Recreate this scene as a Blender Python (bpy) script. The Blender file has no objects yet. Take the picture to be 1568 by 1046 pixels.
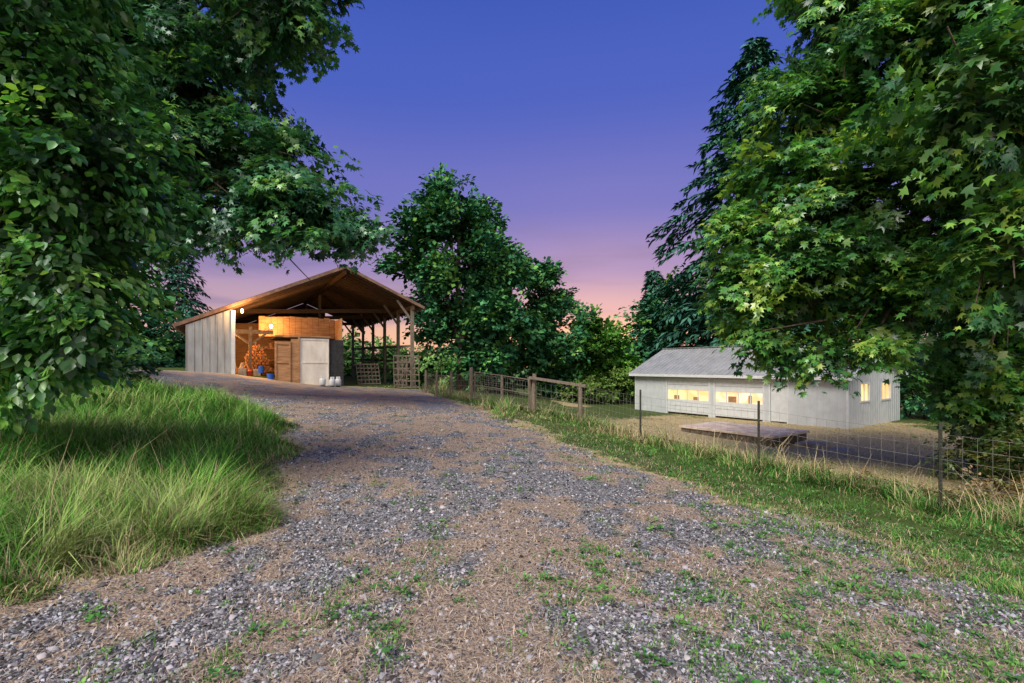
import bpy, math, random
import numpy as np
from mathutils import Vector, Matrix
rng=np.random.default_rng(7); random.seed(7)
scene=bpy.context.scene
scene.view_settings.view_transform='Standard'
try: scene.view_settings.look='None'
except: pass
scene.view_settings.exposure=0
COL=scene.collection

# ---------------------------------------------------------------- terrain
CP=np.array([(0,0,0),(0,3,0),(-3,3,.05),(3,3,-.1),(-6,3,.35),(8,3,-.6),(-3,6,.1),(2,6,-.12),(-2.5,10,.18),(-5.4,11.6,.4),
(1.6,10,-.12),(5,9.8,-.43),(6.56,7.4,-.62),(3.4,12.8,-.39),(2.2,15.5,-.18),(.75,16.7,.0),(-1.6,19,.26),(-7.7,20,.4),(-10.7,24.8,.66),
(-15.43,22,1.36),(-13.5,23,1.25),(-5.5,27.9,.28),(-14.9,18,1.42),(-12,14,.95),(-10,10,.8),(-8,6,.6),(-20,20,1.6),(-25,30,1.6),
(-15,35,1.2),(-5,35,0),(0,33,-.3),(8.6,33.6,-1.4),(16,23,-1.4),(21.6,27,-1.4),(14,37,-1.4),(10,20,-1.25),(9,16.6,-1.2),(12,13,-1.2),
(7.5,12,-1.0),(14,8,-1.3),(20,15,-1.5),(5,22,-1.0),(3,28,-.9),(30,30,-1.6),(0,50,-1.5),(-30,50,1),(30,50,-2.5),(-30,0,1.5),(30,0,-1.8),(0,-20,0)],float)
def tps(r): 
    r=np.maximum(r,1e-6); return r*r*np.log(r)
def _fit():
    n=len(CP); d=np.hypot(CP[:,None,0]-CP[None,:,0],CP[:,None,1]-CP[None,:,1])
    A=np.zeros((n+3,n+3)); A[:n,:n]=tps(d)+np.eye(n)*2.0
    P=np.c_[np.ones(n),CP[:,:2]]; A[:n,n:]=P; A[n:,:n]=P.T
    return np.linalg.solve(A,np.r_[CP[:,2],0,0,0])
W=_fit()
def H(x,y):
    x=np.asarray(x,float);y=np.asarray(y,float);sh=x.shape
    xf=x.ravel();yf=y.ravel()
    z=W[-3]+W[-2]*xf+W[-1]*yf
    for i in range(len(CP)): z=z+W[i]*tps(np.hypot(xf-CP[i,0],yf-CP[i,1]))
    r=np.hypot(xf,yf-15); t=np.clip((r-30)/35,0,1); t=t*t*(3-2*t)
    z=np.clip(z,-3,3)*(1-t)+(-1.2-0.004*np.minimum(r,200))*t
    z=z+0.018*np.sin(xf*2.1+1.3*np.sin(yf*1.3))*np.cos(yf*1.7+.6*xf)*(1-t)
    return z.reshape(sh)
def h1(x,y): return float(H(np.array([x]),np.array([y]))[0])
DRV=np.array([(-3.9,-3),(-3.3,2.6),(-2.25,4.6),(-3.2,7),(-5.2,11.3),(-8.5,14.3),(-13,16.2),(-22,17.5),(-22,21),(-15,22),(-10,25.5),(-5,27.5),(-3.4,23),(-1.3,16),(1.4,10),(2.7,7),(3.6,4.85),(4.6,3),(5.5,-3)],float)
def sdf(x,y,P=DRV):
    x=np.asarray(x,float);y=np.asarray(y,float)
    d=np.full(x.shape,1e9); ins=np.zeros(x.shape,bool); n=len(P)
    for i in range(n):
        a=P[i];b=P[(i+1)%n];e=b-a
        t=np.clip(((x-a[0])*e[0]+(y-a[1])*e[1])/(e@e),0,1)
        d=np.minimum(d,np.hypot(x-a[0]-t*e[0],y-a[1]-t*e[1]))
        c=((a[1]>y)!=(b[1]>y)); 
        with np.errstate(divide='ignore',invalid='ignore'):
            xi=e[0]*(y-a[1])/(e[1] if e[1]!=0 else 1e-9)+a[0]
        ins^=c&(x<xi)
    return np.where(ins,-d,d)
def _hash(ix,iy,s):
    v=np.sin(ix*127.1+iy*311.7+s*74.7)*43758.5453; return v-np.floor(v)
def noise2(x,y,s=0):
    ix=np.floor(x);iy=np.floor(y);fx=x-ix;fy=y-iy;fx=fx*fx*(3-2*fx);fy=fy*fy*(3-2*fy)
    a=_hash(ix,iy,s);b=_hash(ix+1,iy,s);c=_hash(ix,iy+1,s);d=_hash(ix+1,iy+1,s)
    return (a*(1-fx)+b*fx)*(1-fy)+(c*(1-fx)+d*fx)*fy
def fbm(x,y,s=0): return .5*noise2(x,y,s)+.3*noise2(x*2.1,y*2.1,s+1)+.2*noise2(x*4.3,y*4.3,s+2)
def straw(x,y): return np.clip((.3*fbm(x*.8+3,y*.6,5)+.35*fbm(x*2.6,y*2.3,15)+.35*fbm(x*6,y*5,25)-.47+.02*np.clip((6-y)/3,-.6,1))*6.5+.42,0.08,.95)
def green(x,y): return np.clip((.4*fbm(x*.8,y*.6+9,11)+.6*fbm(x*2.8,y*2.6,19)-.49)*6+np.clip((x-.8)*.4,-0.3,.8),0,1)

# ---------------------------------------------------------------- node helpers
def newmat(name):
    m=bpy.data.materials.new(name); m.use_nodes=True; nt=m.node_tree
    return m,nt,nt.nodes,nt.links,nt.nodes['Principled BSDF']
def simple(name,c1,c2=None,rough=.7,scale=6,metal=0,bump=0,stretch=None,spec=.3):
    m,nt,N,L,P=newmat(name)
    P.inputs['Roughness'].default_value=rough; P.inputs['Metallic'].default_value=metal
    P.inputs['Specular IOR Level'].default_value=spec
    if c2 is None: c2=tuple(v*.7 for v in c1)
    tc=N.new('ShaderNodeTexCoord'); mp=N.new('ShaderNodeMapping'); L.new(tc.outputs['Object'],mp.inputs['Vector'])
    if stretch: mp.inputs['Scale'].default_value=stretch
    no=N.new('ShaderNodeTexNoise'); no.inputs['Scale'].default_value=scale; no.inputs['Detail'].default_value=5; no.inputs['Roughness'].default_value=.65
    L.new(mp.outputs[0],no.inputs['Vector'])
    r=N.new('ShaderNodeValToRGB'); r.color_ramp.elements[0].position=.35; r.color_ramp.elements[1].position=.68
    r.color_ramp.elements[0].color=(*c2,1); r.color_ramp.elements[1].color=(*c1,1)
    L.new(no.outputs['Fac'],r.inputs['Fac']); L.new(r.outputs[0],P.inputs['Base Color'])
    if bump:
        b=N.new('ShaderNodeBump'); b.inputs['Strength'].default_value=bump; b.inputs['Distance'].default_value=.02
        L.new(no.outputs['Fac'],b.inputs['Height']); L.new(b.outputs[0],P.inputs['Normal'])
    return m
def leafmat(name,trans=.3,gloss=0,rough=.45,tint=(1.3,1.35,.55)):
    m=bpy.data.materials.new(name); m.use_nodes=True; nt=m.node_tree; N=nt.nodes; L=nt.links
    N.remove(N['Principled BSDF']); out=N['Material Output']
    a=N.new('ShaderNodeAttribute'); a.attribute_name='col'
    df=N.new('ShaderNodeBsdfDiffuse'); L.new(a.outputs['Color'],df.inputs['Color']); cur=df.outputs[0]
    if trans>0:
        t=N.new('ShaderNodeBsdfTranslucent'); mu=N.new('ShaderNodeMix'); mu.data_type='RGBA'; mu.blend_type='MULTIPLY'
        mu.inputs[0].default_value=1; L.new(a.outputs['Color'],mu.inputs[6]); mu.inputs[7].default_value=(*tint,1)
        L.new(mu.outputs[2],t.inputs['Color'])
        mx=N.new('ShaderNodeMixShader'); mx.inputs[0].default_value=trans; L.new(cur,mx.inputs[1]); L.new(t.outputs[0],mx.inputs[2]); cur=mx.outputs[0]
    if gloss>0:
        g=N.new('ShaderNodeBsdfGlossy'); g.inputs['Roughness'].default_value=rough; g.inputs['Color'].default_value=(.8,.85,.9,1)
        mx=N.new('ShaderNodeMixShader'); mx.inputs[0].default_value=gloss; L.new(cur,mx.inputs[1]); L.new(g.outputs[0],mx.inputs[2]); cur=mx.outputs[0]
    L.new(cur,out.inputs['Surface'])
    return m
def emis(name,col,st,col2=None,scale=3):
    m,nt,N,L,P=newmat(name)
    P.inputs['Base Color'].default_value=(.3,.25,.2,1)
    P.inputs['Emission Strength'].default_value=st
    if col2:
        tc=N.new('ShaderNodeTexCoord'); no=N.new('ShaderNodeTexNoise'); no.inputs['Scale'].default_value=scale; L.new(tc.outputs['Object'],no.inputs['Vector'])
        r=N.new('ShaderNodeValToRGB'); r.color_ramp.elements[0].position=.42; r.color_ramp.elements[1].position=.58
        r.color_ramp.elements[0].color=(*col2,1); r.color_ramp.elements[1].color=(*col,1)
        L.new(no.outputs['Fac'],r.inputs['Fac']); L.new(r.outputs[0],P.inputs['Emission Color'])
    else: P.inputs['Emission Color'].default_value=(*col,1)
    try: m.cycles.emission_sampling='NONE'
    except: pass
    return m

# ---------------------------------------------------------------- mesh helpers
def mkobj(name,me,parent=None):
    o=bpy.data.objects.new(name,me); COL.objects.link(o)
    if parent: o.parent=parent
    return o
def rawmesh(name,V,faces_flat,starts,cols=None,mat=None,parent=None,smooth=False):
    me=bpy.data.meshes.new(name)
    me.vertices.add(len(V)); me.vertices.foreach_set('co',np.asarray(V,np.float32).ravel())
    me.loops.add(len(faces_flat)); me.loops.foreach_set('vertex_index',np.asarray(faces_flat,np.int32))
    me.polygons.add(len(starts)); me.polygons.foreach_set('loop_start',np.asarray(starts,np.int32))
    me.update(calc_edges=True)
    if cols is not None:
        at=me.attributes.new('col','FLOAT_COLOR','POINT'); c=np.ones((len(V),4),np.float32); c[:,:3]=cols
        at.data.foreach_set('color',c.ravel())
    if smooth: me.polygons.foreach_set('use_smooth',np.ones(len(starts),bool))
    if mat: me.materials.append(mat)
    return mkobj(name,me,parent)
def instmesh(name,TV,TF,pos,R,scale,col,mat,parent=None,vcol=None):
    TV=np.asarray(TV,float);n=len(pos);k=len(TV)
    sc=np.asarray(scale,float)
    if sc.ndim==1: sc=np.repeat(sc[:,None],3,1)
    loc=TV[None]*sc[:,None,:]
    V=np.einsum('nij,nkj->nki',R,loc)+pos[:,None,:]
    tf=np.concatenate([np.array(f) for f in TF]); ls=np.array([len(f) for f in TF])
    F=(np.arange(n)[:,None]*k+tf[None]).ravel()
    st=(np.arange(n)[:,None]*len(tf)+np.r_[0,np.cumsum(ls)[:-1]][None]).ravel()
    C=np.repeat(col[:,None,:],k,1)
    if vcol is not None: C=C*np.asarray(vcol)[None,:,None]
    return rawmesh(name,V.reshape(-1,3),F,st,C.reshape(-1,3),mat,parent)
def nrm(v): return v/np.maximum(np.linalg.norm(v,axis=-1,keepdims=True),1e-9)
def frame(tip,nor):
    y=nrm(tip); x=nrm(np.cross(y,nor)); z=np.cross(x,y)
    return np.stack([x,y,z],-1)
MAPLE_V=[(0,.3,0),(0,1,-.1),(.17,.58,.03),(-.17,.58,.03),(.55,.78,-.08),(-.55,.78,-.08),(.28,.38,.03),(-.28,.38,.03),(.5,.12,-.07),(-.5,.12,-.07),(0,.02,0)]
MAPLE_F=[(0,2,1,3),(0,6,4,2),(0,3,5,7),(0,10,8,6),(0,7,9,10)]
OVAL_V=[(0,0,0),(.3,.28,.08),(.26,.62,.07),(0,1,-.06),(-.26,.62,.07),(-.3,.28,.08)]
OVAL_F=[(0,1,2,3),(0,3,4,5)]
SIMP_V=[(0,0,0),(.38,.5,.08),(0,1,-.08),(-.38,.5,.08)]
SIMP_F=[(0,1,2,3)]
class MB:
    def __init__(s): s.v=[];s.f=[]
    def box(s,x0,x1,y0,y1,z0,z1):
        b=len(s.v); s.v+=[(x0,y0,z0),(x1,y0,z0),(x1,y1,z0),(x0,y1,z0),(x0,y0,z1),(x1,y0,z1),(x1,y1,z1),(x0,y1,z1)]
        s.f+=[tuple(b+i for i in q) for q in ((0,3,2,1),(4,5,6,7),(0,1,5,4),(1,2,6,5),(2,3,7,6),(3,0,4,7))]; return s
    def beam(s,p,q,w,h=None):
        h=h or w; p=Vector(p);q=Vector(q);d=(q-p).normalized()
        up=Vector((0,0,1)) if abs(d.z)<.95 else Vector((0,1,0))
        a=d.cross(up).normalized()*w/2; c=a.normalized().cross(d).normalized()*h/2
        b=len(s.v)
        for e in (p,q):
            for sa,sc in ((-1,-1),(1,-1),(1,1),(-1,1)): s.v.append(tuple(e+a*sa+c*sc))
        s.f+=[tuple(b+i for i in t) for t in ((0,1,2,3),(7,6,5,4),(0,4,5,1),(1,5,6,2),(2,6,7,3),(3,7,4,0))]; return s
    def prism(s,pts,off):
        n=len(pts);b=len(s.v); s.v+=[tuple(p) for p in pts]+[tuple(Vector(p)+Vector(off)) for p in pts]
        s.f.append(tuple(range(b,b+n))); s.f.append(tuple(range(b+2*n-1,b+n-1,-1)))
        for i in range(n): j=(i+1)%n; s.f.append((b+i,b+n+i,b+n+j,b+j))
        return s
    def tube(s,path,rad,n=8,cap=True):
        path=[Vector(p) for p in path]; rings=[]
        for i,p in enumerate(path):
            d=(path[min(i+1,len(path)-1)]-path[max(i-1,0)]).normalized()
            up=Vector((0,0,1)) if abs(d.z)<.9 else Vector((1,0,0))
            a=d.cross(up).normalized(); c=a.cross(d).normalized(); r=rad[i] if hasattr(rad,'__len__') else rad
            b=len(s.v); rings.append(b)
            for k in range(n):
                t=2*math.pi*k/n; s.v.append(tuple(p+a*math.cos(t)*r+c*math.sin(t)*r))
        for i in range(len(rings)-1):
            for k in range(n): k2=(k+1)%n; s.f.append((rings[i]+k,rings[i]+k2,rings[i+1]+k2,rings[i+1]+k))
        if cap: s.f.append(tuple(range(rings[0]+n-1,rings[0]-1,-1))); s.f.append(tuple(range(rings[-1],rings[-1]+n)))
        return s
    def obj(s,name,mat,parent=None,smooth=False,bevel=0):
        me=bpy.data.meshes.new(name); me.from_pydata(s.v,[],s.f); me.update(); me.materials.append(mat)
        if smooth: me.polygons.foreach_set('use_smooth',np.ones(len(me.polygons),bool))
        o=mkobj(name,me,parent)
        if bevel:
            m=o.modifiers.new('bevel','BEVEL'); m.width=bevel; m.segments=2
        return o
def empty(name,loc=(0,0,0),rz=0):
    o=bpy.data.objects.new(name,None); COL.objects.link(o); o.location=loc; o.rotation_euler=(0,0,rz); o.empty_display_size=.3; return o

# ---------------------------------------------------------------- ground
def ground():
    a=np.linspace(-1,1,520); gx=np.sinh(a*5.6)/np.sinh(5.6)*700
    gy=np.sinh(np.linspace(-.62,1,560)*5.6)/np.sinh(5.6)*900+4
    X,Y=np.meshgrid(gx,gy); Z=H(X,Y)
    n,m=X.shape; V=np.stack([X,Y,Z],-1).reshape(-1,3)
    i=np.arange(n*m).reshape(n,m); F=np.stack([i[:-1,:-1],i[:-1,1:],i[1:,1:],i[1:,:-1]],-1).reshape(-1,4)
    d=sdf(X,Y)+ (fbm(X*1.1,Y*1.1,3)-.5)*1.3
    g=np.clip(.5-d/.8,0,1)
    st=straw(X,Y)
    dry=np.clip(1-np.hypot((X-12)/11,(Y-20)/11),0,1)*1.9+np.clip((fbm(X*.25,Y*.25,8)-.5)*2,0,1); dry=np.clip(dry,0,.8)*np.clip((X+2)/5,0,1)
    dry=np.maximum(dry,np.clip(1.2-np.abs(d)/.5,0,1)*.8)
    C=np.stack([g,st*.95,np.maximum(dry,0)],-1).reshape(-1,3)
    m_,nt,N,L,P=newmat('ground_soil_gravel'); P.inputs['Roughness'].default_value=.95; P.inputs['Specular IOR Level'].default_value=.1
    at=N.new('ShaderNodeAttribute'); at.attribute_name='col'; sp=N.new('ShaderNodeSeparateColor'); L.new(at.outputs['Color'],sp.inputs[0])
    ge=N.new('ShaderNodeNewGeometry')
    def noi(s,d=5,r=.6):
        t=N.new('ShaderNodeTexNoise'); t.inputs['Scale'].default_value=s; t.inputs['Detail'].default_value=d; t.inputs['Roughness'].default_value=r; L.new(ge.outputs['Position'],t.inputs['Vector']); return t
    def ramp(f,p0,c0,p1,c1):
        r=N.new('ShaderNodeValToRGB'); r.color_ramp.elements[0].position=p0; r.color_ramp.elements[0].color=(*c0,1); r.color_ramp.elements[1].position=p1; r.color_ramp.elements[1].color=(*c1,1); L.new(f,r.inputs[0]); return r
    def mix(f,a,b):
        x=N.new('ShaderNodeMix'); x.data_type='RGBA'
        L.new(f,x.inputs[0]); L.new(a,x.inputs[6]); L.new(b,x.inputs[7]); return x.outputs[2]
    vo=N.new('ShaderNodeTexVoronoi'); vo.inputs['Scale'].default_value=45; L.new(ge.outputs['Position'],vo.inputs['Vector'])
    sv=N.new('ShaderNodeSeparateColor'); L.new(vo.outputs['Color'],sv.inputs[0])
    grav=ramp(sv.outputs[0],.0,(.05,.05,.06),1,(.30,.30,.32))
    strw=ramp(noi(34,3,.8).outputs[0],.33,(.13,.095,.075),.68,(.48,.37,.29))
    n14=noi(12,4,.75)
    grn=ramp(n14.outputs[0],.3,(.03,.045,.015),.7,(.10,.15,.04))
    dryc=ramp(n14.outputs[0],.32,(.25,.20,.10),.7,(.60,.47,.27))
    def thr(mask,n,soft=.18):
        ma=N.new('ShaderNodeMath'); ma.operation='SUBTRACT'; L.new(mask,ma.inputs[0]); L.new(n.outputs[0],ma.inputs[1])
        mr=N.new('ShaderNodeMapRange'); mr.inputs[1].default_value=-soft; mr.inputs[2].default_value=soft; L.new(ma.outputs[0],mr.inputs[0]); return mr.outputs[0]
    gs=mix(thr(sp.outputs[1],noi(22,3,.7),.1),grav.outputs[0],strw.outputs[0])
    n5=noi(4.5,4,.7)
    ou=mix(thr(sp.outputs[2],n5,.1),grn.outputs[0],dryc.outputs[0])
    fin=mix(thr(sp.outputs[0],n5),ou,gs)
    L.new(fin,P.inputs['Base Color'])
    b=N.new('ShaderNodeBump'); b.inputs['Strength'].default_value=.8; b.inputs['Distance'].default_value=.014
    L.new(vo.outputs['Distance'],b.inputs['Height']); L.new(b.outputs[0],P.inputs['Normal'])
    rawmesh('ground',V,F.ravel(),np.arange(len(F))*4,C,m_,smooth=True)
ground()

attr_mat=leafmat('grass_blades',0)
# ---------------------------------------------------------------- stones
def stones():
    r=np.random.default_rng(1); n=190000
    u=r.random(n); y=2.2*(15/2.2)**u; rat=r.uniform(-1.15,1.15,n); x=rat*y
    d=sdf(x,y)+(fbm(x*1.1,y*1.1,3)-.5)*1.3
    st=straw(x,y)
    k=(d<.15)&(r.random(n)<(1-.85*st)); x=x[k];y=y[k];n=len(x)
    s=(r.random(n)**2*.009+.0042)*(1+y*.05); s=np.where(r.random(n)<.03,s*1.9,s)
    z=H(x,y)+s*.15
    ang=r.random(n)*6.28; ti=nrm(np.stack([np.cos(ang),np.sin(ang),r.normal(0,.3,n)],-1)); no=nrm(r.normal(0,.35,(n,3))+[0,0,1])
    V=[(1,0,.1),(.2,1,0),(-1,.2,.15),(-.1,-1,-.05),(.15,.1,.85)]
    F=[(0,1,4),(1,2,4),(2,3,4),(3,0,4)]
    g=r.random(n)**2*.48+.045; C=np.stack([g*r.uniform(.93,1.1,n),g*.99,g*r.uniform(.98,1.18,n)],-1)
    sc=s[:,None]*r.uniform(.7,1.4,(n,3))
    instmesh('gravel_driveway',V,F,np.stack([x,y,z],-1),frame(ti,no),sc,C,leafmat('gravel_stone',0))
stones()
# ---------------------------------------------------------------- grass
BL_V=[(-.5,0,0),(.5,0,0),(-.36,.12,.55),(.36,.12,.55),(0,.55,1.0)]
BL_F=[(0,1,3,2),(2,3,4)]
def blades(name,x,y,hgt,wid,cols,r,lean=.35,flat=0,swirl=False):
    n=len(x); a=r.random(n)*6.283; ln=r.normal(0,lean,n)
    if swirl: a=6.283*2.2*noise2(x*1.6,y*1.6,91)+r.normal(0,1.0,n); ln=np.abs(r.normal(.35,lean,n))
    if flat: ln=r.uniform(.6,1.45,n)
    ca,sa=np.cos(a),np.sin(a)
    Y=np.stack([ca*np.cos(ln),sa*np.cos(ln),-np.sin(ln)],-1)
    Z=np.stack([ca*np.sin(ln),sa*np.sin(ln),np.cos(ln)],-1)
    X=np.cross(Y,Z)
    R=np.stack([X,Y,Z],-1)
    P=np.stack([x,y,H(x,y)-.004],-1)
    sc=np.stack([wid,hgt*r.uniform(.4,1.7,n),hgt],-1)
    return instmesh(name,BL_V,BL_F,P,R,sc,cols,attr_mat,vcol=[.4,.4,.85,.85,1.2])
def palette(r,n,cs,t=None):
    cs=np.array(cs,float); 
    t=r.random(n) if t is None else t
    f=np.clip(t,0,.999)*(len(cs)-1); i=f.astype(int); w=(f-i)[:,None]
    return (cs[i]*(1-w)+cs[i+1]*w)*r.uniform(.6,1.4,(n,1))
def rosettes(name,x,y,size,per,cols,r,up=.35):
    n=len(x); a=r.random(n*per)*6.283; rr=np.repeat(size,per)
    el=r.uniform(.05,1.0,n*per)*up*2
    tip=nrm(np.stack([np.cos(a),np.sin(a),el],-1)); nor=nrm(np.stack([-np.cos(a)*el,-np.sin(a)*el,np.ones(n*per)],-1)+r.normal(0,.25,(n*per,3)))
    off=r.random(n*per)*rr*1.3
    px=np.repeat(x,per)+np.cos(a)*off; py=np.repeat(y,per)+np.sin(a)*off
    P=np.stack([px,py,H(px,py)+rr*.15+rr*r.random(n*per)*.7],-1)
    instmesh(name,OVAL_V,OVAL_F,P,frame(tip,nor),rr*r.uniform(.4,1.0,n*per),cols,attr_mat)
def grass_all():
    r=np.random.default_rng(21); n=250000
    y=2.3*(17/2.3)**(r.random(n)**.85); x=r.uniform(-1.2,0,n)*y
    d=sdf(x,y)+(fbm(x*.9,y*.9,31)-.5)*1.0
    cl=.45*fbm(x*1.3,y*1.3,41)+.55*fbm(x*4,y*4,44)
    k=(d>.0)&(r.random(n)<np.clip((cl-.3)*4,0.18,1))&(y<16.5); x=x[k];y=y[k];d=d[k];cl=cl[k]; n=len(x)
    edge=np.clip(d/.6,0,1)
    h=(.05+.36*edge)*(.2+1.45*cl)*r.uniform(.45,1.45,n)
    tall=(r.random(n)<.02)&(edge>.5); h=np.where(tall,h*1.6,h)
    w=.0045*(1+y*.17)*r.uniform(.6,1.5,n)*np.where(tall,.5,1)
    t=np.clip(fbm(x*.9,y*.9,51)*1.8-.42+.6*(fbm(x*4,y*4,52)-.5)+r.normal(0,.18,n),0,1)
    C=palette(r,n,[(.035,.12,.03),(.065,.21,.035),(.11,.32,.045),(.18,.38,.07),(.36,.40,.16)],t*.95)
    dry=(r.random(n)<np.clip(.5-edge*.47+np.clip(fbm(x*.7,y*.7,57)-.56,0,1)*2,.05,.8))|tall; C[dry]=palette(r,dry.sum(),[(.30,.24,.14),(.56,.45,.29)])
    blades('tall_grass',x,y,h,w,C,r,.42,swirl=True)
    m=2600; yy=2.6*(13/2.6)**r.random(m); xx=r.uniform(-1.15,0,m)*yy; dd=sdf(xx,yy); k=(dd>.2)&(fbm(xx*1.2,yy*1.2,77)>.52); xx=xx[k];yy=yy[k]; m=len(xx)
    rosettes('broadleaf_weeds',xx,yy,r.uniform(.04,.10,m),24,palette(r,m*24,[(.04,.13,.04),(.08,.22,.05),(.14,.3,.08)]),r,1.3)
    r=np.random.default_rng(22); n=270000
    y=3*(32/3)**(r.random(n)); x=r.uniform(-.3,1.2,n)*y
    d=sdf(x,y)+(fbm(x*.9,y*.9,31)-.5)*1.2
    fx=np.interp(y,[0,5,7.4,9.8,12.8,15.5,16.7,19,24],[12,8.3,6.56,5,3.4,2.2,.75,-1.6,-4.5])
    df=np.abs(x-fx-.2); near=np.exp(-(df/1.0)**2)
    cl=.5*fbm(x*.8,y*.8,61)+.5*fbm(x*3,y*3,64)
    pr=np.clip(.25+near*.9+ (cl-.45)*2.2,0,1)
    beyond=(x>fx+.5); pr=np.where(beyond,pr*.6*(y<26),pr)
    k=(d>-.1)&(r.random(n)<pr)&~((x>6.2)&(x<11.3)&(y>16)&(y<21.5)); x=x[k];y=y[k];near=near[k];cl=cl[k];beyond=beyond[k];n=len(x)
    tall=r.random(n)<.16
    h=(.035+.5*near*cl+.07*cl)*r.uniform(.4,1.5,n); h=np.where(beyond,h*.9,h); h=np.where(tall&(near>.3),h*1.9,h)
    w=.0037*(1+y*.17)*r.uniform(.7,1.4,n)
    t=np.clip(fbm(x*.6,y*.6,71)*2.2-.72+.5*(fbm(x*4,y*4,72)-.5)+r.normal(0,.2,n)+beyond*.25,0,1); t=np.where(tall,.9,t)
    C=palette(r,n,[(.05,.17,.03),(.09,.27,.045),(.18,.34,.07),(.40,.36,.17),(.60,.46,.28)],t)
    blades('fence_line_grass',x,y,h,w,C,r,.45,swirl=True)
    r=np.random.default_rng(23); n=250000
    y=2.2*(18/2.2)**(r.random(n)); x=r.uniform(-1.15,1.15,n)*y
    d=sdf(x,y)+(fbm(x*1.1,y*1.1,3)-.5)*1.3; st=straw(x,y)
    k=((d<.1)&(r.random(n)<.08+.85*st))|((d>0)&(d<1.3)&(r.random(n)<.7)); k&=x<7
    x=x[k];y=y[k];n=len(x)
    h=r.uniform(.02,.08,n)*(1+y*.03); w=.0021*(1+y*.24)*r.uniform(.7,1.5,n)
    C=palette(r,n,[(.24,.18,.14),(.50,.39,.31),(.78,.63,.50)])
    blades('dry_grass',x,y,h,w,C,r,.6,flat=1)
    r=np.random.default_rng(24); n=13000
    y=2.3*(20/2.3)**(r.random(n)); x=r.uniform(-.9,1.1,n)*y
    d=sdf(x,y); g=green(x,y)
    k=((d<.3)&(r.random(n)<.04+.85*g))|((d>0)&(d<2.4)&(x>0)&(r.random(n)<.8)); x=x[k];y=y[k];n=len(x)
    size=r.random(n)**2*.085+.016
    hf=int(n*.6); per=16
    xs=x[:hf];ys_=y[:hf];sz=size[:hf]; m=hf*per
    xx=np.repeat(xs,per)+r.normal(0,1,m)*np.repeat(sz,per)*.8; yy=np.repeat(ys_,per)+r.normal(0,1,m)*np.repeat(sz,per)*.8
    hh=np.repeat(sz,per)*r.uniform(.25,.9,m); ww=r.uniform(.004,.009,m)*(1+yy*.06)
    t=np.clip(np.repeat(r.random(hf),per)*.7+r.random(m)*.3,0,1)
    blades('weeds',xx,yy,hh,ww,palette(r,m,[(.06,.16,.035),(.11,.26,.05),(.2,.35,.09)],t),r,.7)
    rosettes('clover_patches',x[hf:],y[hf:],size[hf:]*.42+.006,16,palette(r,(n-hf)*16,[(.04,.13,.04),(.08,.21,.055),(.15,.3,.08)],np.repeat(r.random(n-hf),16)),r,.4)
grass_all()

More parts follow.
